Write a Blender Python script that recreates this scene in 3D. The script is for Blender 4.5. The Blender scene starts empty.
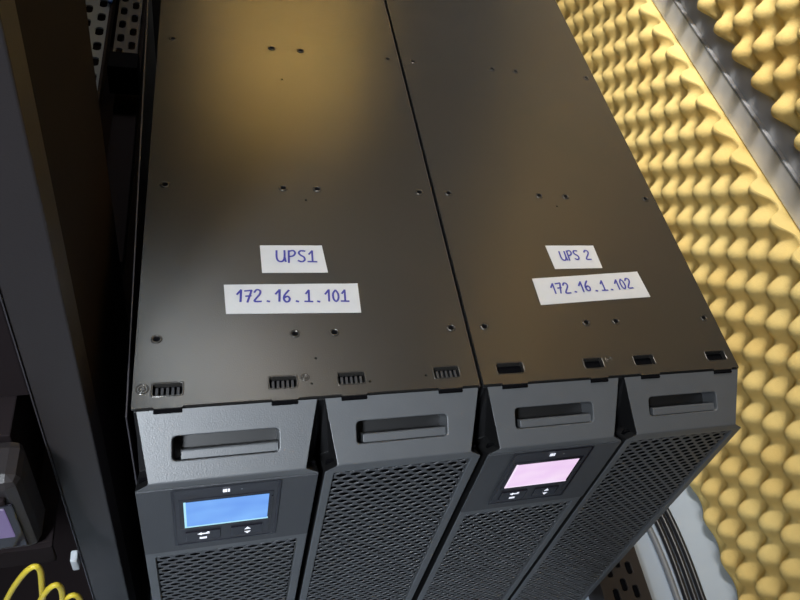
import bpy, bmesh, math, random
from mathutils import Vector, Matrix
random.seed(7)
sc = bpy.context.scene
PI = math.pi

# ------------------------------------------------------------ camera
cam_d = bpy.data.cameras.new('camera'); cam = bpy.data.objects.new('camera', cam_d)
sc.collection.objects.link(cam); sc.camera = cam
Rwc = Matrix(((0.9240368904, -0.2564652973, 0.2835160955),
              (0.0035522872, 0.7473277046, 0.6644461477),
              (-0.3822868117, -0.6129656216, 0.6914694066)))
cam.matrix_world = Matrix.Translation((0.05790755, -0.34320544, 0.55197128)) @ Rwc.transposed().to_4x4()
cam_d.sensor_fit = 'HORIZONTAL'; cam_d.sensor_width = 36.0
cam_d.lens = 774.978 / 800 * 36
cam_d.shift_x = -(536.15 - 400) / 800
cam_d.shift_y = (258.674 - 300) / 800
cam_d.clip_start = 0.01

# ------------------------------------------------------------ world, lights, exposure
w = bpy.data.worlds.new('room_air'); sc.world = w; w.use_nodes = True
w.node_tree.nodes['Background'].inputs[0].default_value = (0.55, 0.65, 0.85, 1)
w.node_tree.nodes['Background'].inputs[1].default_value = 0.12
sc.view_settings.view_transform = 'Standard'; sc.view_settings.look = 'None'
sc.view_settings.gamma = 1; sc.view_settings.use_curve_mapping = False
sc.view_settings.exposure = 0.0

def area(name, loc, target, sx, sy, power, col):
    d = bpy.data.lights.new(name, 'AREA'); d.shape = 'RECTANGLE'; d.size = sx; d.size_y = sy
    d.energy = power; d.color = col
    o = bpy.data.objects.new(name, d); sc.collection.objects.link(o)
    o.location = loc; o.rotation_euler = (Vector(target) - Vector(loc)).to_track_quat('-Z', 'Y').to_euler()
    return o
area('ceiling_lamp_light', (-0.08, 1.15, 1.67), (-0.08, 1.15, 0), 0.42, 0.50, 2.3, (0.78, 0.90, 1.0))
area('end_wall_fill_light', (0.32, 1.82, 1.66), (0.32, 2.12, 0.75), 0.50, 0.10, 13, (1.0, 0.92, 0.76)).data.spread = math.radians(75)  # added wash on the end wall foam that the lids reflect
area('side_wall_fill_light', (0.38, 0.85, 1.67), (0.83, 0.72, 0.60), 0.16, 0.80, 10.5, (1.0, 0.96, 0.90)).data.spread = math.radians(68)  # added wash to brighten the side wall foam
area('front_lamp_light', (-0.75, -0.75, 1.67), (0.1, -0.1, 0), 0.35, 0.35, 6.5, (1.0, 0.97, 0.93))
area('left_bezel_fill_light', (-0.42, -0.72, 1.05), (-0.06, -0.03, -0.02), 0.16, 0.16, 2.3, (0.84, 0.92, 1.0)).data.spread = math.radians(58)  # added fill brightening the left bezel; no lamp stands there
area('front_fill_light', (-0.5, -1.8, 0.5), (0.0, 0.0, -0.1), 0.7, 1.4, 3, (0.78, 0.87, 1.0))  # added low fill for the vertical front faces; no doorway is built

# ------------------------------------------------------------ materials
def nt(name):
    m = bpy.data.materials.new(name); m.use_nodes = True
    return m, m.node_tree.nodes, m.node_tree.links
def mat(name, col, rough=0.5, metal=0.0, spec=0.5, bump=0.0, bscale=200.0, var=0.0, vscale=8.0, coat=0.0, emit=None, estr=0.0):
    m, N, L = nt(name); b = N['Principled BSDF']
    b.inputs['Base Color'].default_value = (*col, 1); b.inputs['Roughness'].default_value = rough
    b.inputs['Metallic'].default_value = metal; b.inputs['Specular IOR Level'].default_value = spec
    b.inputs['Coat Weight'].default_value = coat
    if emit:
        b.inputs['Emission Color'].default_value = (*emit, 1); b.inputs['Emission Strength'].default_value = estr
    tc = N.new('ShaderNodeTexCoord')
    if var:
        n = N.new('ShaderNodeTexNoise'); n.inputs['Scale'].default_value = vscale; n.inputs['Detail'].default_value = 6
        L.new(tc.outputs['Object'], n.inputs['Vector'])
        mx = N.new('ShaderNodeMix'); mx.data_type = 'RGBA'
        mx.inputs[6].default_value = (*[c * (1 - var) for c in col], 1)
        mx.inputs[7].default_value = (*[min(1, c * (1 + var)) for c in col], 1)
        L.new(n.outputs['Fac'], mx.inputs[0]); L.new(mx.outputs[2], b.inputs['Base Color'])
    if bump:
        n2 = N.new('ShaderNodeTexNoise'); n2.inputs['Scale'].default_value = bscale; n2.inputs['Detail'].default_value = 3
        L.new(tc.outputs['Object'], n2.inputs['Vector'])
        bp = N.new('ShaderNodeBump'); bp.inputs['Strength'].default_value = bump; bp.inputs['Distance'].default_value = 0.001
        L.new(n2.outputs['Fac'], bp.inputs['Height']); L.new(bp.outputs[0], b.inputs['Normal'])
    return m
M = {}
M['lid'] = mat('black powder coated sheet steel', (0.085, 0.080, 0.074), 0.19, 0.55, 0.6, 0.10, 900, 0.12, 5)
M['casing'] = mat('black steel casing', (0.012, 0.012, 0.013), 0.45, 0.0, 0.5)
M['rim'] = mat('worn steel rim', (0.10, 0.09, 0.10), 0.35, 0.6)
M['bezel'] = mat('charcoal textured plastic', (0.105, 0.112, 0.122), 0.42, 0.0, 0.9, 0.15, 900, 0.10, 60)
M['bezel_dark'] = mat('charcoal plastic front', (0.070, 0.074, 0.083), 0.5, 0.0, 0.4, 0.2, 900)
M['mesh'] = mat('perforated charcoal plastic', (0.072, 0.075, 0.083), 0.45, 0.0, 0.6)
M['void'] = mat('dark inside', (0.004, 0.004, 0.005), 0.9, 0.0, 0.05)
M['gloss'] = mat('glossy black plastic', (0.016, 0.015, 0.022), 0.15, 0.0, 0.5)
M['gloss2'] = mat('satin black plastic', (0.035, 0.036, 0.045), 0.35, 0.0, 0.5)
M['mark'] = mat('backlit white symbols', (0.75, 0.77, 0.8), 0.5, emit=(0.85, 0.88, 1.0), estr=0.75)
M['steel'] = mat('dull screw steel', (0.16, 0.15, 0.14), 0.35, 0.8)
M['teeth'] = mat('grey comb teeth', (0.055, 0.055, 0.06), 0.4, 0.3)
M['paper'] = mat('white paper label', (0.66, 0.66, 0.67), 0.7, 0, 0.3, 0.15, 300, 0.05, 90)
M['ink'] = mat('blue pen ink', (0.055, 0.055, 0.33), 0.6)
M['rack'] = mat('black rack paint', (0.027, 0.023, 0.024), 0.42, 0.0, 0.5, 0.1, 700, 0.2, 4)
M['rackside'] = mat('black rack side paint', (0.014, 0.010, 0.011), 0.8, 0.0, 0.1)
M['perf'] = mat('grey perforated steel', (0.17, 0.19, 0.22), 0.4, 0.5)
M['perf_dark'] = mat('dark perforated steel', (0.07, 0.07, 0.08), 0.4, 0.5)
M['floor'] = mat('pale blue grey floor paint', (0.46, 0.53, 0.62), 0.45, 0, 0.5, 0.1, 60, 0.10, 9)
M['wall'] = mat('grey plaster wall', (0.50, 0.50, 0.51), 0.8, 0, 0.2, 0.05, 120, 0.15, 14)
M['trim'] = mat('galvanised metal trunking', (0.60, 0.61, 0.64), 0.5, 0.15, 0.5, 0.03, 60, 0.10, 30)
M['ceil'] = mat('ceiling paint', (0.16, 0.16, 0.17), 0.8)
M['cable'] = mat('black cable sheath', (0.018, 0.018, 0.022), 0.28, 0, 0.6)
M['gcable'] = mat('grey cable sheath', (0.20, 0.21, 0.23), 0.4)
M['ycable'] = mat('yellow cable sheath', (0.72, 0.56, 0.05), 0.38, 0, 0.5)
M['clear'] = mat('clear plug plastic', (0.75, 0.8, 0.85), 0.12, 0, 0.6)
M['tray'] = mat('dark brown steel tray', (0.035, 0.028, 0.026), 0.45, 0.2)

def foam_mat():
    m, N, L = nt('yellow open cell foam'); b = N['Principled BSDF']
    b.inputs['Roughness'].default_value = 0.95; b.inputs['Specular IOR Level'].default_value = 0.1
    tc = N.new('ShaderNodeTexCoord')
    n = N.new('ShaderNodeTexNoise'); n.inputs['Scale'].default_value = 7; n.inputs['Detail'].default_value = 5
    L.new(tc.outputs['Object'], n.inputs['Vector'])
    r = N.new('ShaderNodeValToRGB')
    r.color_ramp.elements[0].color = (0.80, 0.57, 0.20, 1); r.color_ramp.elements[0].position = 0.3
    r.color_ramp.elements[1].color = (0.88, 0.69, 0.28, 1); r.color_ramp.elements[1].position = 0.7
    L.new(n.outputs['Fac'], r.inputs[0]); L.new(r.outputs[0], b.inputs['Base Color'])
    n2 = N.new('ShaderNodeTexNoise'); n2.inputs['Scale'].default_value = 420; n2.inputs['Detail'].default_value = 2
    L.new(tc.outputs['Object'], n2.inputs['Vector'])
    bp = N.new('ShaderNodeBump'); bp.inputs['Strength'].default_value = 0.25; bp.inputs['Distance'].default_value = 0.002
    L.new(n2.outputs['Fac'], bp.inputs['Height']); L.new(bp.outputs[0], b.inputs['Normal'])
    return m
M['foam'] = foam_mat()

def screen_mat(name, base, edge, strength):
    # a backlit display: emission with thin darker text rows
    m, N, L = nt(name); b = N['Principled BSDF']
    b.inputs['Base Color'].default_value = (0.02, 0.02, 0.02, 1); b.inputs['Roughness'].default_value = 0.2
    tc = N.new('ShaderNodeTexCoord'); sp = N.new('ShaderNodeSeparateXYZ'); L.new(tc.outputs['Generated'], sp.inputs[0])
    n = N.new('ShaderNodeTexNoise'); n.inputs['Scale'].default_value = 2.2; n.inputs['Detail'].default_value = 1
    L.new(tc.outputs['Generated'], n.inputs['Vector'])
    mx = N.new('ShaderNodeMix'); mx.data_type = 'RGBA'; mx.inputs[6].default_value = (*base, 1); mx.inputs[7].default_value = (*edge, 1)
    L.new(n.outputs['Fac'], mx.inputs[0])
    L.new(mx.outputs[2], b.inputs['Emission Color']); b.inputs['Emission Strength'].default_value = strength
    return m
M['lcd_blue'] = screen_mat('blue backlit display', (0.10, 0.26, 0.80), (0.22, 0.50, 0.98), 1.0)
M['lcd_blue_edge'] = mat('display edge glow', (0.02, 0.02, 0.02), 0.3, emit=(0.45, 0.85, 1.0), estr=0.95)
M['lcd_pink'] = screen_mat('pink white backlit display', (0.80, 0.52, 0.86), (0.95, 0.78, 0.95), 1.0)
M['lcd_pink_edge'] = mat('pink display edge glow', (0.02, 0.02, 0.02), 0.3, emit=(0.95, 0.8, 1.0), estr=1.0)
M['lcd_violet'] = mat('violet backlit display', (0.02, 0.02, 0.02), 0.3, emit=(0.16, 0.12, 0.28), estr=0.8)
M['lamp'] = mat('lit lamp diffuser', (0.8, 0.8, 0.8), 0.5, emit=(0.8, 0.9, 1.0), estr=0.25)

# ------------------------------------------------------------ helpers
def link(name, me, parent=None, loc=None):
    o = bpy.data.objects.new(name, me); sc.collection.objects.link(o)
    if parent: o.parent = parent
    if loc: o.location = loc
    return o
def obj(name, bm, m, parent=None, loc=None, smooth=False, bevel=0, seg=2):
    bmesh.ops.recalc_face_normals(bm, faces=bm.faces)
    me = bpy.data.meshes.new(name); bm.to_mesh(me); bm.free(); me.materials.append(m)
    if smooth:
        for p in me.polygons: p.use_smooth = True
    o = link(name, me, parent, loc)
    if bevel:
        md = o.modifiers.new('bevel', 'BEVEL'); md.width = bevel; md.segments = seg; md.limit_method = 'ANGLE'
        md.angle_limit = math.radians(35)
    return o
def tag(o, label=None, cat=None, group=None, kind=None):
    if label: o['label'] = label
    if cat: o['category'] = cat
    if group: o['group'] = group
    if kind: o['kind'] = kind
    return o
def empty(name, loc, label, cat, group=None):
    o = bpy.data.objects.new(name, None); sc.collection.objects.link(o); o.location = loc
    o.empty_display_size = 0.05
    return tag(o, label, cat, group)
def box(bm, x0, x1, y0, y1, z0, z1):
    v = [bm.verts.new((x, y, z)) for x in (x0, x1) for y in (y0, y1) for z in (z0, z1)]
    for f in ((0, 1, 3, 2), (4, 6, 7, 5), (0, 4, 5, 1), (2, 3, 7, 6), (0, 2, 6, 4), (1, 5, 7, 3)):
        bm.faces.new([v[i] for i in f])
    return bm
def boxo(name, m, parent, x0, x1, y0, y1, z0, z1, bevel=0):
    return obj(name, box(bmesh.new(), x0, x1, y0, y1, z0, z1), m, parent, bevel=bevel)
def rrect(x0, x1, y0, y1, r, n=4):
    pts = []
    for cx, cy, a in ((x1 - r, y1 - r, 0), (x0 + r, y1 - r, 90), (x0 + r, y0 + r, 180), (x1 - r, y0 + r, 270)):
        for i in range(n + 1):
            t = math.radians(a + 90 * i / n); pts.append((cx + r * math.cos(t), cy + r * math.sin(t)))
    return pts
def circ(cx, cy, r, n=12):
    return [(cx + r * math.cos(2 * PI * i / n), cy + r * math.sin(2 * PI * i / n)) for i in range(n)]
def holed(bm, outer, holes, fn, depths, bottoms=True):
    """flat face `outer` with `holes`; each hole gets walls to its depth and a bottom. fn(a, b, d) -> 3D"""
    loops = [outer] + holes; edges = []; rings = []
    for lp in loops:
        vs = [bm.verts.new(fn(a, b, 0)) for a, b in lp]; rings.append(vs)
        for i in range(len(vs)): edges.append(bm.edges.new((vs[i], vs[(i + 1) % len(vs)])))
    bmesh.ops.triangle_fill(bm, use_beauty=True, use_dissolve=False, edges=edges)
    for lp, vs, d in zip(holes, rings[1:], depths):
        ws = [bm.verts.new(fn(a, b, d)) for a, b in lp]; n = len(vs)
        for i in range(n): bm.faces.new((vs[i], vs[(i + 1) % n], ws[(i + 1) % n], ws[i]))
        if bottoms: bm.faces.new(ws)
    return rings[0]
def tube(pts, r, m, name, parent=None, res=6, cyclic=False):
    cu = bpy.data.curves.new(name, 'CURVE'); cu.dimensions = '3D'; cu.bevel_depth = r; cu.bevel_resolution = 3
    cu.resolution_u = res; s = cu.splines.new('NURBS'); s.points.add(len(pts) - 1)
    for p, q in zip(s.points, pts): p.co = (*q, 1)
    s.order_u = 4; s.use_endpoint_u = True; s.use_cyclic_u = cyclic
    tmp = bpy.data.objects.new('tmp', cu); sc.collection.objects.link(tmp)
    dg = bpy.context.evaluated_depsgraph_get(); dg.update()
    me = bpy.data.meshes.new_from_object(tmp.evaluated_get(dg)); bpy.data.objects.remove(tmp)
    me.materials.clear(); me.materials.append(m); me.name = name
    for p in me.polygons: p.use_smooth = True
    return link(name, me, parent)

# ------------------------------------------------------------ room
FZ = -0.55; WX = 0.83
XL, XR, YF, YB, ZC = -1.6, WX, -1.9, 2.15, 1.75
def struct(name, m, *b): return tag(boxo(name, m, None, *b), kind='structure')
struct('floor', M['floor'], XL, XR, YF, YB, FZ - 0.05, FZ)
struct('ceiling', M['ceil'], XL, XR, YF, YB, ZC, ZC + 0.05)
struct('wall_right', M['wall'], WX, WX + 0.08, YF, YB, FZ, ZC)
struct('wall_left', M['wall'], XL - 0.08, XL, YF, YB, FZ, ZC)
struct('wall_back', M['wall'], XL, XR, YB, YB + 0.08, FZ, ZC)
struct('wall_front', M['wall'], XL, XR, YF - 0.08, YF, FZ, ZC)

def foam(name, label, y0, y1, z0, z1, face, back, A, step=0.0048, phase=(0.0418, -0.3203), axis='x', group=None, soft_foot=False):
    """egg crate foam slab: height field front, cut edges, flat back. bumps on a diagonal lattice"""
    a = 0.0343
    ny = max(2, int(round((y1 - y0) / step))); nz = max(2, int(round((z1 - z0) / step)))
    ys = [y0 + (y1 - y0) * i / ny for i in range(ny + 1)]; zs = [z0 + (z1 - z0) * i / nz for i in range(nz + 1)]
    cy = [math.cos(PI * (y - phase[0]) / a) for y in ys]; cz = [math.cos(PI * (z - phase[1]) / a) for z in zs]
    verts = []; faces = []
    for i, y in enumerate(ys):
        for j, z in enumerate(zs):
            h = cy[i] * cz[j]
            h = ((h + 1) / 2) ** 1.15; h = 2 * (0.3 * h + 0.7 * h * h * (3 - 2 * h)) - 1
            h += 0.05 * math.sin(y * 41 + z * 23) * math.cos(z * 37 - y * 11)
            if soft_foot: k_ = max(0.0, 1 - (z - z0) / 0.022); h = h * (1 - 0.65 * k_) - 0.25 * k_
            x = face - A * (h - 1)
            verts.append((x, y, z) if axis == 'x' else (y, x, z))
    K = nz + 1; P = len(verts)
    for i in range(ny):
        for j in range(nz):
            faces.append((i * K + j, i * K + j + 1, (i + 1) * K + j + 1, (i + 1) * K + j))
    border = [i * K for i in range(ny + 1)] + [ny * K + j for j in range(1, K)] + [i * K + nz for i in range(ny - 1, -1, -1)] + [j for j in range(nz - 1, 0, -1)]
    bb = []
    for k in border:
        v = verts[k]; bb.append(len(verts)); verts.append((back, v[1], v[2]) if axis == 'x' else (v[0], back, v[2]))
    n = len(border)
    for q in range(n): faces.append((border[q], border[(q + 1) % n], bb[(q + 1) % n], bb[q]))
    me = bpy.data.meshes.new(name); me.from_pydata(verts, [], faces); me.materials.append(M['foam'])
    bm = bmesh.new(); bm.from_mesh(me); bmesh.ops.recalc_face_normals(bm, faces=bm.faces); bm.to_mesh(me); bm.free()
    for p in me.polygons[:ny * nz]: p.use_smooth = True
    return tag(link(name, me), label, 'foam panel', group)
foam('acoustic_foam_panel', 'yellow egg crate foam panel below the pale metal strip, beside the black units', -0.75, 1.6, -0.537, -0.075, 0.785, WX - 0.0008, 0.0140, soft_foot=True)
foam('acoustic_foam_panel', 'yellow egg crate foam panel above the pale metal strip, in the top right corner', -0.75, 1.6, 0.022, 1.70, 0.785, WX - 0.0008, 0.0140, phase=(0.0418 + 0.012, -0.3203 + 0.008))
foam('acoustic_foam_panel', 'yellow egg crate foam panel on the end wall behind the black units', 0.05, 0.78, 0.1, 1.7, YB - 0.045, YB - 0.001, 0.0135, step=0.0085, axis='y')
# pale metal strip between the foam panels
t = empty('trunking', (WX, 0.4, -0.055), 'pale grey metal trunking strip running between the two yellow foam panels', 'trunking')
boxo('body', M['trim'], t, -0.010, 0.0, -1.15, 1.2, -0.018, 0.024, bevel=0.0015)
boxo('cover_lip', M['gcable'], t, -0.0108, -0.0095, -1.15, 1.2, 0.0215, 0.0245)

# ceiling lamps; the two slim ones are added to brighten the foam
for (lx, ly, hx_, hy_, lb) in ((-0.08, 1.15, 0.21, 0.25, 'dim square ceiling lamp behind the left black unit'), (0.32, 1.82, 0.25, 0.05, 'wide slim added fill lamp washing the end wall'),
                               (0.38, 0.85, 0.08, 0.40, 'slim added fill lamp washing the right foam wall'), (-0.75, -0.75, 0.18, 0.18, 'square ceiling lamp over the front of the rack')):
    t = empty('ceiling_or_added_fill_lamp', (lx, ly, ZC), lb, 'lamp')
    boxo('housing', M['trim'], t, -hx_ - 0.02, hx_ + 0.02, -hy_ - 0.02, hy_ + 0.02, -0.05, 0)
    boxo('diffuser', M['lamp'], t, -hx_, hx_, -hy_, hy_, -0.058, -0.05)
# dark cabinets at the end wall
for (cx, wd, ht, lb) in ((-0.50, 1.04, 1.95, 'tall black cabinet against the end wall, left'), (0.66, 0.26, 1.75, 'narrow black cabinet in the end corner by the foam wall')):
    t = empty('cabinet', (cx, YB - 0.30, FZ), lb, 'cabinet')
    boxo('body', M['casing'], t, -wd / 2, wd / 2, -0.22, 0.24, 0, ht, 0.004)
    boxo('door', M['rackside'], t, -wd / 2 + 0.01, wd / 2 - 0.01, -0.24, -0.221, 0.03, ht - 0.03, 0.003)
    boxo('handle', M['rim'], t, wd / 2 - 0.06, wd / 2 - 0.045, -0.265, -0.24, ht * 0.5, ht * 0.5 + 0.14, 0.003)

# ------------------------------------------------------------ power units
UW = 0.136; H = 0.545; DEP = 0.86
S0, S1 = 0.0005, 0.0560                 # along the slope
def slope(a, s, d=0.0):                 # a = x, s = distance down the slope, d = inward depth
    cy, cz = -0.848, -0.530             # direction down-forward
    nx, nz = -0.530, 0.848              # outward normal (y, z)
    return (a, -0.0025 + cy * s - nx * d, -0.0022 + cz * s - nz * d)
def bezel_mesh(open_top, open_bot):
    bm = bmesh.new()
    # block: slope face with recessed grip
    sl = rrect(0.0275, 0.1035, -0.0372, -0.0190, 0.0035)
    outer = [(0.0035, 0.0), (0.0115, -0.0525), (0.1235, -0.0525), (0.1325, 0.0)]
    ring = holed(bm, outer, [sl], lambda a, b, d: slope(a, -b, d), [0.024])
    A0, B0, B1, A1 = ring
    yf = -0.048
    D0 = bm.verts.new((0.0026, -0.0025, -0.004)); D1 = bm.verts.new((0.1334, -0.0025, -0.004))
    E0 = bm.verts.new((0.0100, -0.020, -0.056)); E1 = bm.verts.new((0.1260, -0.020, -0.056))
    C0 = bm.verts.new((0.0026, yf, -0.0365)); C1 = bm.verts.new((0.1334, yf, -0.0365))
    K0 = bm.verts.new((0.0026, -0.020, -0.060)); K1 = bm.verts.new((0.1334, -0.020, -0.060))
    for a_, b_, c_, d_, e_, k_ in ((A0, B0, C0, D0, E0, K0), (A1, B1, C1, D1, E1, K1)):
        for fv in ((a_, b_, e_), (a_, e_, d_), (d_, e_, k_), (e_, b_, c_, k_)): bm.faces.new(fv).material_index = 1  # black slot on the trough facets: gap shade put into the colour
    bm.faces.new((B0, C0, C1, B1))
    bk0 = bm.verts.new((0.0026, -0.0005, -0.004)); bk1 = bm.verts.new((0.1334, -0.0005, -0.004))
    # front face with the mesh opening
    out = [(0.0026, -0.0365), (0.1334, -0.0365), (0.1334, -H), (0.0026, -H)]
    hole = rrect(0.0100, 0.1250, open_bot, open_top, 0.002, 2)
    fr = holed(bm, out, [hole], lambda a, b, d: (a, yf + d, b), [0.0045], bottoms=False)
    # sides
    e0 = bm.verts.new((0.0026, -0.0005, -H)); e1 = bm.verts.new((0.1334, -0.0005, -H))
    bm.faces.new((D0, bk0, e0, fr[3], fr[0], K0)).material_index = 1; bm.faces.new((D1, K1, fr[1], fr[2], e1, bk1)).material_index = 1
    bm.faces.new((fr[3], e0, e1, fr[2]))
    bmesh.ops.remove_doubles(bm, verts=bm.verts, dist=1e-5)
    return bm
def perf_mesh(x0, x1, z0, z1, y):
    """perforated sheet: hexagonal cells with real holes"""
    bm = bmesh.new(); px_, pz = 0.0118, 0.0069; th = 0.0005
    hx = [(0, 4.60), (-5.9, 2.30), (-5.9, -2.30), (0, -4.60), (5.9, -2.30), (5.9, 2.30)]
    nr = int((z1 - z0) / pz)
    for r in range(nr + 1):
        cz = z1 - 0.002 - r * pz
        off = px_ / 2 if r % 2 else 0
        for c in range(-1, int((x1 - x0) / px_) + 2):
            cx = x0 + off + c * px_
            if cx < x0 - 0.003 or cx > x1 + 0.003: continue
            o = [bm.verts.new((cx + a / 1000, y, cz + b / 1000)) for a, b in hx]
            i_ = [bm.verts.new((cx + a * .70 / 1000, y, cz + b * .74 / 1000)) for a, b in hx]
            k_ = [bm.verts.new((cx + a * .66 / 1000, y + th, cz + b * .70 / 1000)) for a, b in hx]
            for q in range(6):
                p = (q + 1) % 6
                bm.faces.new((o[q], o[p], i_[p], i_[q])); bm.faces.new((i_[q], i_[p], k_[p], k_[q]))
    bmesh.ops.remove_doubles(bm, verts=bm.verts, dist=1e-5)
    me = bpy.data.meshes.new('perforated_panel'); bm.to_mesh(me); bm.free(); me.materials.append(M['mesh'])
    return me
PM = {'display': perf_mesh(0.0110, 0.1240, -H + 0.014, -0.160, 0), 'plain': perf_mesh(0.0110, 0.1240, -H + 0.014, -0.041, 0)}
screw_me = None
def make_screw(parent, x, y, r=0.0029):
    global screw_me
    if screw_me is None:
        bm = bmesh.new(); n = 14
        prof = [(1.5, 0.0000), (1.42, 0.0006), (1.15, 0.0010), (0.95, 0.0007), (0.85, 0.0002)]
        rings = [[bm.verts.new((0.0024 * R_ * math.cos(2 * PI * i / n), 0.0024 * R_ * math.sin(2 * PI * i / n), z)) for i in range(n)] for R_, z in prof]
        for a, b in zip(rings, rings[1:]):
            for i in range(n): bm.faces.new((a[i], a[(i + 1) % n], b[(i + 1) % n], b[i]))
        f = bm.faces.new(rings[-1])
        me = bpy.data.meshes.new('screw'); bm.to_mesh(me); bm.free(); me.materials.append(M['lid']); me.materials.append(M['void'])
        me.polygons[len(me.polygons) - 1].material_index = 1
        for p in me.polygons: p.use_smooth = True
        screw_me = me
    o = link('screw', screw_me, parent, (x, y, 0.0001)); s = r / 0.0024; o.scale = (s, s, 1)
    return o

def make_unit(ox, label, slots, teeth, screws, pits, rings, lcd, lcd_edge):
    t = empty('power_unit', (ox + 0.136, 0.3, FZ), label, 'power unit', 'tall black power units side by side')
    ORX = -0.136; ORY = -0.3; ORZ = -FZ
    inner = bpy.data.objects  # parts are placed in unit space by offsetting their location
    def put(o): o.location = Vector(o.location) + Vector((ORX, ORY, ORZ)); return o
    # casing
    bm = bmesh.new(); box(bm, 0.0010, 0.2685, 0.0003, DEP, -H, -0.0065)
    put(obj('casing', bm, M['casing'], t, bevel=0.001))
    # lid: sheet with slot openings, holes and a folded edge
    bm = bmesh.new()
    x0, x1, y0, y1 = 0.0, 0.2692, 0.0, DEP
    outer = [(x0, y0)]
    for a, b in slots:
        c0, c1 = a + 0.001, b + 0.001
        outer += [(c0, y0), (c0 + 0.001, y0 - 0.0014), (c1 - 0.001, y0 - 0.0014), (c1, y0)]
    outer += [(x1, y0), (x1, y1), (x0, y1)]
    holes = [rrect(a, b, 0.0098, 0.0205, 0.0015, 2) for a, b in slots] + [circ(x, y, 0.0012, 8) for x, y in pits]
    deps = [0.005] * len(slots) + [0.003] * len(pits)
    ring = holed(bm, outer, holes, lambda a, b, d: (a, b, -d), deps, bottoms=False)
    low = [bm.verts.new((v.co.x, v.co.y, -0.0014 if v.co.y < -0.0001 else -0.0024)) for v in ring]; n = len(ring)
    for i in range(n): bm.faces.new((ring[i], ring[(i + 1) % n], low[(i + 1) % n], low[i]))
    lid = put(obj('lid', bm, M['lid'], t))
    tag(put(obj('edge_strip', box(bmesh.new(), 0.2700, 0.2712, 0.0008, DEP, -0.020, -0.0030), M['rim'], t)), 'thin paler steel strip along the joint')
    # pressed rims around the slots
    for (a, b) in slots:
        obj('tab_shadow', box(bmesh.new(), a + 0.0012, b + 0.0002, -0.0042, -0.0004, -0.0075, -0.0013), M['void'], lid, bevel=0.0004)  # black box standing in for the shade under the lid tab
        bm = bmesh.new()
        o_ = rrect(a - 0.0012, b + 0.0012, 0.0086, 0.0217, 0.002, 3); i_ = rrect(a, b, 0.0098, 0.0205, 0.0015, 3)
        vo = [bm.verts.new((p[0], p[1], 0.0001)) for p in o_]; vm = [bm.verts.new(((p[0] + q[0]) / 2, (p[1] + q[1]) / 2, 0.0007)) for p, q in zip(o_, i_)]
        vi = [bm.verts.new((p[0], p[1], -0.0004)) for p in i_]; k = len(vo)
        for A_, B_ in ((vo, vm), (vm, vi)):
            for i in range(k): bm.faces.new((A_[i], A_[(i + 1) % k], B_[(i + 1) % k], B_[i]))
        ro = obj('slot_rim', bm, M['lid'], lid, smooth=True)
        ws = obj('slot_well', box(bmesh.new(), a + 0.0002, b - 0.0002, 0.0100, 0.0203, -0.0062, -0.0052), M['void'], lid)
        if teeth:
            bm = bmesh.new(); nt_ = 5; wd = (b - a) / (nt_ + 0.6)
            for k in range(nt_):
                xx = a + wd * (0.55 + k)
                box(bm, xx, xx + wd * 0.5, 0.0101, 0.0172, -0.0050, -0.0012)
            tag(obj('comb', bm, M['teeth'], lid), 'grey comb teeth in the slot')
    for (x, y) in screws: put(make_screw(t, x, y))
    for (x, y, r) in rings:   # embossed circles
        bm = bmesh.new(); n = 20
        for rr in (r, r * 0.5):
            prof = [(rr + 0.0006, 0.00005), (rr, 0.0006), (rr - 0.0006, 0.00005)]
            rg = [[bm.verts.new((x + R_ * math.cos(2 * PI * i / n), y + R_ * math.sin(2 * PI * i / n), z)) for i in range(n)] for R_, z in prof]
            for a, b in zip(rg, rg[1:]):
                for i in range(n): bm.faces.new((a[i], a[(i + 1) % n], b[(i + 1) % n], b[i]))
        put(obj('embossed_circle', bm, M['lid'], t, smooth=True))
    # bezels
    for bi in range(2):
        bx = bi * UW - (0.0005 if bi else 0)
        disp = bi == 0
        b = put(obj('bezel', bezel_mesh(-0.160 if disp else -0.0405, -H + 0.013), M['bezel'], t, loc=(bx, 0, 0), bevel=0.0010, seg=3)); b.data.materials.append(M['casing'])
        # grip ledge inside the recess
        bm = bmesh.new()
        prof = [(0.0290, 0.0230), (0.0296, 0.0050), (0.0306, 0.0040), (0.0368, 0.0040), (0.0368, 0.0230)]
        L_ = [bm.verts.new(slope(0.0335, s, d)) for s, d in prof]; R_ = [bm.verts.new(slope(0.1030, s, d)) for s, d in prof]
        bm.faces.new(L_); bm.faces.new(R_[::-1])
        for i in range(5): bm.faces.new((L_[i], L_[(i + 1) % 5], R_[(i + 1) % 5], R_[i]))
        obj('grip', bm, M['bezel'], b, bevel=0.0004)
        # recess back in casing black: the recess shade put into its colour
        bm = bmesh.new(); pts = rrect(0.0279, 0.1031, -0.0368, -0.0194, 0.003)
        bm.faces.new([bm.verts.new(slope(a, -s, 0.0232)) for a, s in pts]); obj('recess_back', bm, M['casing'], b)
        me = PM['display' if disp else 'plain']
        link('perforated_panel', me, b, (0, -0.0462, 0))
        obj('inner_backing', box(bmesh.new(), 0.0045, 0.1310, -0.0385, -0.0365, -H + 0.008, -0.0380), M['void'], b)
        if disp:
            # darker control section with a joint above the perforated panel
            obj('control_plate', box(bmesh.new(), 0.0030, 0.1330, -0.0490, -0.0475, -0.1500, -0.0372), M['bezel_dark'], b, bevel=0.0006)
            p = obj('display_panel', box(bmesh.new(), 0.0278, 0.1035, -0.0500, -0.0488, -0.1353, -0.0385), M['gloss2'], b, bevel=0.0005)
            p2 = obj('display_rim', (lambda bm: (holed(bm, rrect(0.0262, 0.1051, -0.1369, -0.0369, 0.002, 3), [rrect(0.0282, 0.1031, -0.1349, -0.0389, 0.0015, 3)], lambda a, z, d: (a, -0.0503 + d, z), [0.0013], bottoms=False), bm)[1])(bmesh.new()), M['gloss'], b)
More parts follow.
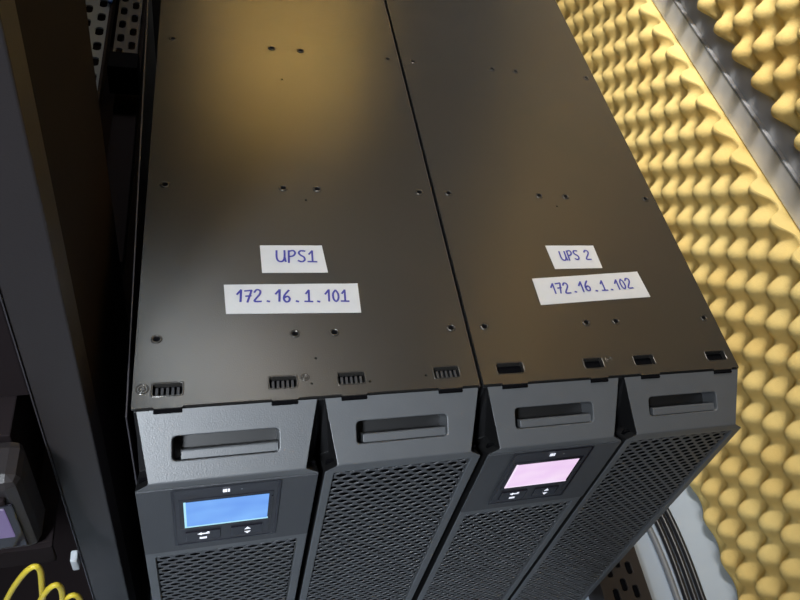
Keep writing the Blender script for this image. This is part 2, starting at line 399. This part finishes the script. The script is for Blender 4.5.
            obj('display_window', box(bmesh.new(), 0.0310, 0.1003, -0.0503, -0.0499, -0.1055, -0.0545), M['gloss'], b)
            obj('screen', box(bmesh.new(), 0.0352, 0.0968, -0.0507, -0.0502, -0.1018, -0.0588), lcd, b)
            bm = bmesh.new(); box(bm, 0.0344, 0.0360, -0.0508, -0.0502, -0.1024, -0.0582); box(bm, 0.0344, 0.0974, -0.0508, -0.0502, -0.1030, -0.1010)
            tag(obj('screen_edge', bm, lcd_edge, b), 'brighter glowing edge of the screen')
            for (bx0, bx1) in ((0.0345, 0.0610), (0.0690, 0.0940)):
                obj('button', box(bmesh.new(), bx0, bx1, -0.0512, -0.0499, -0.1290, -0.1120), M['gloss'], b, bevel=0.0007)
            def mk(bm, pts):
                f = [bm.verts.new((a, -0.05135, z)) for a, z in pts]; g = [bm.verts.new((a, -0.0511, z)) for a, z in pts]
                bm.faces.new(f); k = len(pts)
                for i in range(k): bm.faces.new((f[i], f[(i + 1) % k], g[(i + 1) % k], g[i]))
            bm = bmesh.new()     # return arrow and bar
            mk(bm, [(0.0435, -0.1165), (0.0465, -0.1140), (0.0465, -0.1190)]); mk(bm, [(0.0460, -0.1155), (0.0505, -0.1155), (0.0505, -0.1140), (0.0525, -0.1140), (0.0525, -0.1175), (0.0460, -0.1175)])
            mk(bm, [(0.0450, -0.1230), (0.0505, -0.1230), (0.0505, -0.1262), (0.0450, -0.1262)])
            tag(obj('button_symbol', bm, M['mark'], b), 'white return arrow and bar symbols')
            bm = bmesh.new(); mk(bm, [(0.0795, -0.1185), (0.0820, -0.1140), (0.0845, -0.1185)]); mk(bm, [(0.0795, -0.1225), (0.0845, -0.1225), (0.0820, -0.1268)])
            tag(obj('button_symbol', bm, M['mark'], b), 'white up and down arrow symbols')
            bm = bmesh.new()
            for q in (( .0625, .0655), (.0660, .0675)): mk(bm, [(q[0], -0.0425), (q[1], -0.0425), (q[1], -0.0470), (q[0], -0.0470)])
            o = obj('status_icon', bm, M['mark'], b); o.location.y = 0.0005
            bm = bmesh.new(); mk(bm, [(.0755, -.0440), (.0768, -.0440), (.0768, -.0455), (.0755, -.0455)]); o = obj('status_light', bm, M['gcable'], b); o.location.y = 0.0005
            o = obj('side_trim', box(bmesh.new(), 0.0990, 0.1000, -0.0512, -0.0499, -0.1250, -0.0640), M['teeth'], b)
    return t
SL1 = [(0.0135, 0.0342), (0.0970, 0.1178), (0.1506, 0.1722), (0.2315, 0.2536)]
SL2 = [(0.0157, 0.0408), (0.1022, 0.1213), (0.1554, 0.1769), (0.2378, 0.2598)]
SC = [(x, y) for x in (0.0145, 0.1195, 0.1520, 0.2560) for y in (0.0623, 0.2399, 0.4773)]
U1 = make_unit(0.0, 'left black power unit with the blue screen, topped by the UPS1 labels', SL1, True, SC,
               [(0.1345, 0.0365), (0.2240, 0.0130), (0.1760, 0.0105), (0.128, 0.418), (0.140, 0.224), (0.1295, 0.0120)], [(0.0066, 0.0165, 0.0042), (0.1245, 0.0185, 0.0032)], M['lcd_blue'], M['lcd_blue_edge'])
U2 = make_unit(0.2733, 'right black power unit with the pink white screen, topped by the UPS 2 labels', SL2, False, SC,
               [(0.128, 0.418), (0.140, 0.388), (0.1365, 0.224)], [(0.1290, 0.0185, 0.0034)], M['lcd_pink'], M['lcd_pink_edge'])
# thin side cover standing proud along the first unit
bm = bmesh.new()
P = [(-0.0030, -0.002), (-0.0150, 0.62), (-0.0165, 0.62), (-0.0042, -0.002)]
vs = [[bm.verts.new((x, y, z)) for x, y in P] for z in (-0.008, -H)]
bm.faces.new(vs[0]); bm.faces.new(vs[1])
for i in range(4): bm.faces.new((vs[0][i], vs[0][(i + 1) % 4], vs[1][(i + 1) % 4], vs[1][i]))
o = obj('side_cover', bm, M['rim'], U1, bevel=0.0003); o.location = (-0.136, -0.3, -FZ)
tag(o, 'thin steel side cover with a worn pale edge')

# ------------------------------------------------------------ handwritten paper labels
G = {'U': (0.7, [[(0.05, 1), (0.05, .35), (.2, .03), (.42, .05), (.58, .3), (.6, 1)], [(.6, .3), (.68, 0)]]),
     'P': (0.62, [[(.1, 1), (.06, -.08)], [(.08, .92), (.4, 1), (.52, .78), (.38, .52), (.1, .45)]]),
     'S': (0.6, [[(.52, .95), (.25, 1), (.1, .82), (.2, .6), (.42, .42), (.46, .15), (.25, 0), (.02, .1)]]),
     'u': (0.7, [[(0.05, 1), (0.04, .3), (.2, .03), (.42, .05), (.55, .35), (.58, 1)], [(.56, .4), (.62, 0)]]),
     '1': (0.5, [[(0.0, .62), (.3, 1), (.26, 0)]]),
     'I': (0.62, [[(.12, .68), (.36, 1), (.33, .02)], [(.02, .02), (.62, .0)]]),
     '2': (0.62, [[(.05, .78), (.22, 1), (.46, .92), (.45, .62), (.05, .04), (.55, .0)]]),
     '7': (0.62, [[(.02, .95), (.52, 1), (.22, 0)], [(.1, .5), (.48, .54)]]),
     '6': (0.62, [[(.46, 1), (.14, .6), (.06, .25), (.2, .02), (.42, .06), (.5, .3), (.34, .48), (.12, .36)]]),
     '0': (0.6, [[(.28, 1), (.08, .7), (.08, .25), (.26, 0), (.46, .25), (.46, .7), (.28, 1)]]),
     '.': (0.55, [[(.18, .02), (.26, .0)]]), ' ': (0.16, [])}
def paper(q, text, label, tx, ty, hgt, wid, tilt=0.0, parent_label='blue handwriting'):
    c = Vector(((q[0][0] + q[1][0] + q[2][0] + q[3][0]) / 4, sum(p[1] for p in q) / 4, 0.0))
    t = empty('paper_label', (c.x, c.y, 0.0002), label, 'label')
    bm = bmesh.new(); n = 10; th = 0.00025
    rows = []
    for z in (0, th):
        g = []
        for j in range(2):
            g.append([])
            for i in range(n + 1):
                u = i / n
                a = Vector(q[3]).lerp(Vector(q[2]), u) if j == 0 else Vector(q[0]).lerp(Vector(q[1]), u)
                g[j].append(bm.verts.new((a.x - c.x, a.y - c.y, z + (0.00035 if z else 0.0) * abs(math.sin(u * 7)) * u)))
        rows.append(g)
    for g in rows:
        for i in range(n): bm.faces.new((g[0][i], g[0][i + 1], g[1][i + 1], g[1][i]))
    for j in range(2):
        for i in range(n): bm.faces.new((rows[0][j][i], rows[0][j][i + 1], rows[1][j][i + 1], rows[1][j][i]))
    for i in (0, n): bm.faces.new((rows[0][0][i], rows[0][1][i], rows[1][1][i], rows[1][0][i]))
    obj('paper', bm, M['paper'], t)
    # strokes as thin flat ribbons
    tot = sum(G[ch][0] for ch in text); bm = bmesh.new(); x = 0.0; hw = 0.00088
    rnd = random.Random(len(text) * 3 + int(c.x * 1000))
    A = Vector(q[3]); Ux = (Vector(q[2]) - A); W_ = Ux.length; Ux.normalize(); Uy = Vector((-Ux.y, Ux.x))
    for ch in text:
        adv, st = G[ch]; dy = rnd.uniform(-.05, .05)
        for s in st:
            pts = []
            for (a, b) in s:
                lx = tx * W_ + (x + a * 0.92) / tot * wid; ly = ty + (b + dy) * hgt
                p = A + Ux * lx + Uy * ly; pts.append(Vector((p.x - c.x, p.y - c.y)))
            if len(pts) > 3:     # smooth curved strokes
                out = []
                for i in range(len(pts) - 1):
                    p0 = pts[max(i - 1, 0)]; p1 = pts[i]; p2 = pts[i + 1]; p3 = pts[min(i + 2, len(pts) - 1)]
                    for k in range(4):
                        tt = k / 4
                        out.append(0.5 * ((2 * p1) + (p2 - p0) * tt + (2 * p0 - 5 * p1 + 4 * p2 - p3) * tt ** 2 + (3 * p1 - p0 - 3 * p2 + p3) * tt ** 3))
                pts = out + [pts[-1]]
            for a, b in zip(pts, pts[1:]):
                d = (b - a).normalized(); nn = Vector((-d.y, d.x)) * hw; e = d * hw * 0.5
                if ch == '.': e = d * hw * 1.1; nn = nn * 1.1
                z = 0.0008 + 0.000006 * (len(bm.faces) % 40)
                bm.faces.new([bm.verts.new((*(k), z)) for k in (a - e - nn, b + e - nn, b + e + nn, a - e + nn)])
        x += adv
    tag(obj('handwriting', bm, M['ink'], t), 'blue pen handwriting')
    return t
paper([(0.0952, 0.1632), (0.1500, 0.1632), (0.1527, 0.1298), (0.0960, 0.1302)], 'uPSI', 'small white paper label reading UPS1 on the left unit', 0.22, 0.0125, 0.0135, 0.036)
paper([(0.0644, 0.1172), (0.1778, 0.1162), (0.1772, 0.0826), (0.0658, 0.0855)], '172 . 16 . I . 10I', 'long white paper label reading 172.16.1.101 on the left unit', 0.075, 0.0125, 0.0130, 0.094)
paper([(0.3782, 0.1640), (0.4344, 0.1642), (0.4346, 0.1323), (0.3800, 0.1315)], 'uPS   2', 'small white paper label reading UPS 2 on the right unit', 0.20, 0.0115, 0.0125, 0.036)
paper([(0.3510, 0.1190), (0.4742, 0.1266), (0.4768, 0.0920), (0.3512, 0.0854)], '172 . 16 . I . 102', 'long tilted white paper label reading 172.16.1.102 on the right unit', 0.14, 0.0125, 0.0130, 0.094)

# ------------------------------------------------------------ rack at the left
t = empty('equipment_rack', (-0.043, 0.11, FZ), 'tall black steel rack post and frame left of the black units', 'rack')
def rp(name, m, x0, x1, y0, y1, z0, z1, bevel=0.001): return boxo(name, m, t, x0 + 0.043, x1 + 0.043, y0 - 0.11, y1 - 0.11, z0 - FZ, z1 - FZ, bevel)
post = rp('front_post', M['rack'], -0.0585, -0.0278, 0.0, 0.03, FZ, 1.3, 0.0012)
rp('side_panel', M['rackside'], -0.0300, -0.0282, 0.03, 0.222, FZ, 1.3, 0.0005)
rp('edge_fold', M['rim'], -0.0592, -0.0583, -0.0012, 0.004, FZ, 1.3, 0.0002)
rp('base_panel', M['rackside'], -0.60, -0.020, 0.0, 1.20, FZ, FZ + 0.03)
rp('blanking_panel', M['rackside'], -0.58, -0.0610, 0.004, 0.008, 0.02, 1.2)
rp('back_panel', M['rackside'], -0.60, -0.020, 1.20, 1.21, FZ, 1.3)
rp('far_side_panel', M['rackside'], -0.61, -0.60, -0.05, 1.21, FZ, 1.3)
rp('back_post', M['rack'], -0.0585, -0.0300, 1.02, 1.06, FZ, 1.3)
def perf_rail(name, x0, x1, y0, y1, z, cols, m):
    bm = bmesh.new(); holes = []; pitch = 0.030; wd = (x1 - x0) / cols
    k = 0; y = y0 + 0.012
    while y + 0.022 < y1:
        for c in range(cols):
            cx = x0 + wd * (c + 0.5); yy = y + (pitch / 2 if c % 2 else 0)
            if yy + 0.022 < y1: holes.append(rrect(cx - wd * 0.30, cx + wd * 0.30, yy, yy + 0.017, wd * 0.28, 3))
        y += pitch
    fn = lambda a, b, d: (a + 0.043, b - 0.11, z - FZ - d)
    ring = holed(bm, [(x0, y0), (x1, y0), (x1, y1), (x0, y1)], holes, fn, [0.002] * len(holes), bottoms=False)
    low = [bm.verts.new(v.co - Vector((0, 0, 0.004))) for v in ring]
    for i in range(4): bm.faces.new((ring[i], ring[(i + 1) % 4], low[(i + 1) % 4], low[i]))
    return obj(name, bm, m, t)
perf_rail('depth_rail', -0.118, -0.0600, 0.30, 1.02, -0.045, 4, M['perf'])
perf_rail('lower_rail', -0.056, -0.030, 0.53, 1.02, -0.075, 2, M['perf_dark'])
rp('rail_flange', M['rackside'], -0.0600, -0.0570, 0.25, 1.02, -0.060, -0.043, 0.0004)
rp('rail_bracket', M['void'], -0.058, -0.026, 0.50, 0.53, -0.10, -0.06)
rp('inner_channel', M['rackside'], -0.056, -0.030, 0.25, 1.02, -0.14, -0.12)
rp('shelf', M['rackside'], -0.56, -0.0610, -0.040, 0.32, -0.128, -0.122, 0.0008)
rp('shelf_lip', M['rackside'], -0.56, -0.0610, -0.044, -0.040, -0.150, -0.122, 0.0005)
nut = rp('cage_nut', M['clear'], -0.0660, -0.0600, -0.0080, 0.0030, -0.262, -0.240, 0.0015)
tag(nut, 'small bright metal cage nut')
# ring bolt near the foot of the post
bm = bmesh.new(); n = 20; m_ = 8
rg = []
for i in range(n):
    a = 2 * PI * i / n; c_ = Vector((0.0075 * math.cos(a), 0, 0.0075 * math.sin(a)))
    rg.append([bm.verts.new(c_ + Vector((math.cos(a) * 0.0016 * math.cos(2 * PI * j / m_), 0.0016 * math.sin(2 * PI * j / m_), math.sin(a) * 0.0016 * math.cos(2 * PI * j / m_)))) for j in range(m_)])
for i in range(n):
    for j in range(m_): bm.faces.new((rg[i][j], rg[(i + 1) % n][j], rg[(i + 1) % n][(j + 1) % m_], rg[i][(j + 1) % m_]))
o = obj('ring_bolt', bm, M['rackside'], t, smooth=True); o.location = (-0.0425 + 0.043, -0.112, -0.395 - FZ)

# unit in the rack with the violet screen
t = empty('rack_unit', (-0.29, 0.25, -0.121), 'black rack mounted unit with a violet screen at the left edge, left of the post', 'power unit')
def ru(name, m, x0, x1, y0, y1, z0, z1, bevel=0.001): return boxo(name, m, t, x0 + 0.29, x1 + 0.29, y0 - 0.25, y1 - 0.25, z0 + 0.121, z1 + 0.121, bevel)
ru('casing', M['rackside'], -0.50, -0.075, -0.010, 0.285, -0.120, -0.008)
ru('bezel', M['rack'], -0.50, -0.0665, -0.046, -0.010, -0.118, -0.010, 0.008)
ru('display_panel', M['gloss'], -0.19, -0.0735, -0.0475, -0.0455, -0.106, -0.038, 0.001)
ru('screen', M['lcd_violet'], -0.18, -0.0790, -0.0485, -0.0470, -0.087, -0.042, 0.0003)
ru('grip', M['rackside'], -0.20, -0.0760, -0.0500, -0.0450, -0.035, -0.027, 0.002)

# yellow patch cables under the shelf
def P3(x, y, z): return (x, y, z)
yc = [
 [(-0.120, -0.060, -0.30), (-0.104, -0.066, -0.215), (-0.080, -0.068, -0.145), (-0.0655, -0.068, -0.120), (-0.0620, -0.067, -0.135), (-0.0700, -0.066, -0.185), (-0.082, -0.060, -0.30)],
 [(-0.098, -0.062, -0.30), (-0.0800, -0.072, -0.215), (-0.0640, -0.074, -0.160), (-0.0540, -0.073, -0.148), (-0.0520, -0.072, -0.170), (-0.060, -0.070, -0.22), (-0.075, -0.06, -0.31)],
 [(-0.084, -0.060, -0.30), (-0.0690, -0.070, -0.225), (-0.0550, -0.072, -0.185), (-0.0450, -0.071, -0.180), (-0.0430, -0.070, -0.205), (-0.052, -0.068, -0.25), (-0.066, -0.05, -0.33)],
 [(-0.074, -0.066, -0.31), (-0.062, -0.077, -0.235), (-0.0500, -0.078, -0.200), (-0.0400, -0.077, -0.205), (-0.0370, -0.074, -0.235), (-0.046, -0.068, -0.28), (-0.060, -0.05, -0.34)],
]
yl = ['yellow patch cable looping highest, at the far left under the rack shelf', 'yellow patch cable looping second from the left under the rack shelf',
      'yellow patch cable arching third from the left, beside the clear plug', 'yellow patch cable arching nearest the rack post']
for c_, l_ in zip(yc, yl): tag(tube([(a, b, z_ + 0.028) for a, b, z_ in c_], 0.0022, M['ycable'], 'patch_cable'), l_, 'cable', 'yellow patch cables in the rack')
tag(tube([(-0.088, 0.62, -0.038), (-0.090, 0.56, -0.038), (-0.084, 0.52, -0.038), (-0.0865, 0.47, -0.039), (-0.090, 0.42, -0.040)], 0.0024, M['ycable'], 'patch_cable'), 'yellow cable lying on the perforated rail at the top left', 'cable')
tag(tube([(-0.055, 0.70, -0.034), (-0.054, 0.66, -0.034), (-0.056, 0.62, -0.036), (-0.060, 0.60, -0.040)], 0.0024, mat('blue cable sheath', (0.03, 0.08, 0.28), 0.4), 'patch_cable'), 'blue cable beside the perforated rail at the top left', 'cable')
t = empty('network_plug', (-0.058, -0.066, -0.190), 'small clear plastic plug above the yellow cables', 'plug')
boxo('plug_body', M['clear'], t, -0.0035, 0.0035, -0.0035, 0.0035, -0.012, 0.002, 0.0008)
boxo('plug_boot', M['gcable'], t, -0.0028, 0.0028, -0.003, 0.003, 0.002, 0.010, 0.0012)

# ------------------------------------------------------------ right side floor: tray and cables
t = empty('cable_tray', (0.602, 0.0, FZ), 'dark brown perforated steel tray on the floor beside the right unit', 'tray')
bm = bmesh.new(); holes = []
for i in range(9):
    for x in (-0.016, 0.0, 0.016): holes.append(rrect(x - 0.0045, x + 0.0045, -0.30 + i * 0.034 + (0.012 if x == 0 else 0), -0.282 + i * 0.034 + (0.012 if x == 0 else 0), 0.003, 2))
ring = holed(bm, [(-0.0365, -0.35), (0.0365, -0.35), (0.0365, 0.50), (-0.0365, 0.50)], holes, lambda a, b, d: (a, b, 0.050 - d), [0.003] * len(holes), bottoms=False)
low = [bm.verts.new((v.co.x, v.co.y, 0)) for v in ring]
for i in range(4): bm.faces.new((ring[i], ring[(i + 1) % 4], low[(i + 1) % 4], low[i]))
obj('tray_cover', bm, M['tray'], t, bevel=0.0008)
boxo('tray_core', M['void'], t, -0.034, 0.034, -0.34, 0.49, 0.001, 0.044)
z = FZ + 0.0052
lab = ['black power cable on the floor, nearest the right unit', 'black power cable on the floor, middle of three', 'black power cable on the floor, nearest the foam wall']
for k in range(3):
    d = k * 0.0135
    tag(tube([(0.640 + d, 0.36, z), (0.690 + d, 0.20, z), (0.714 + d, 0.10, z), (0.722 + d, 0.02, z), (0.721 + d, -0.06, z), (0.716 + d, -0.16, z), (0.70 + d, -0.34, z)], 0.0052, M['cable'], 'power_cable'), lab[k], 'cable', 'black power cables on the floor')
tag(tube([(0.655, 0.26, z), (0.676, 0.17, z), (0.698, 0.08, z), (0.705, 0.0, z), (0.705, -0.07, z), (0.700, -0.16, z), (0.685, -0.34, z)], 0.0050, M['gcable'], 'power_cable'), 'grey cable on the floor beside the black power cables', 'cable')
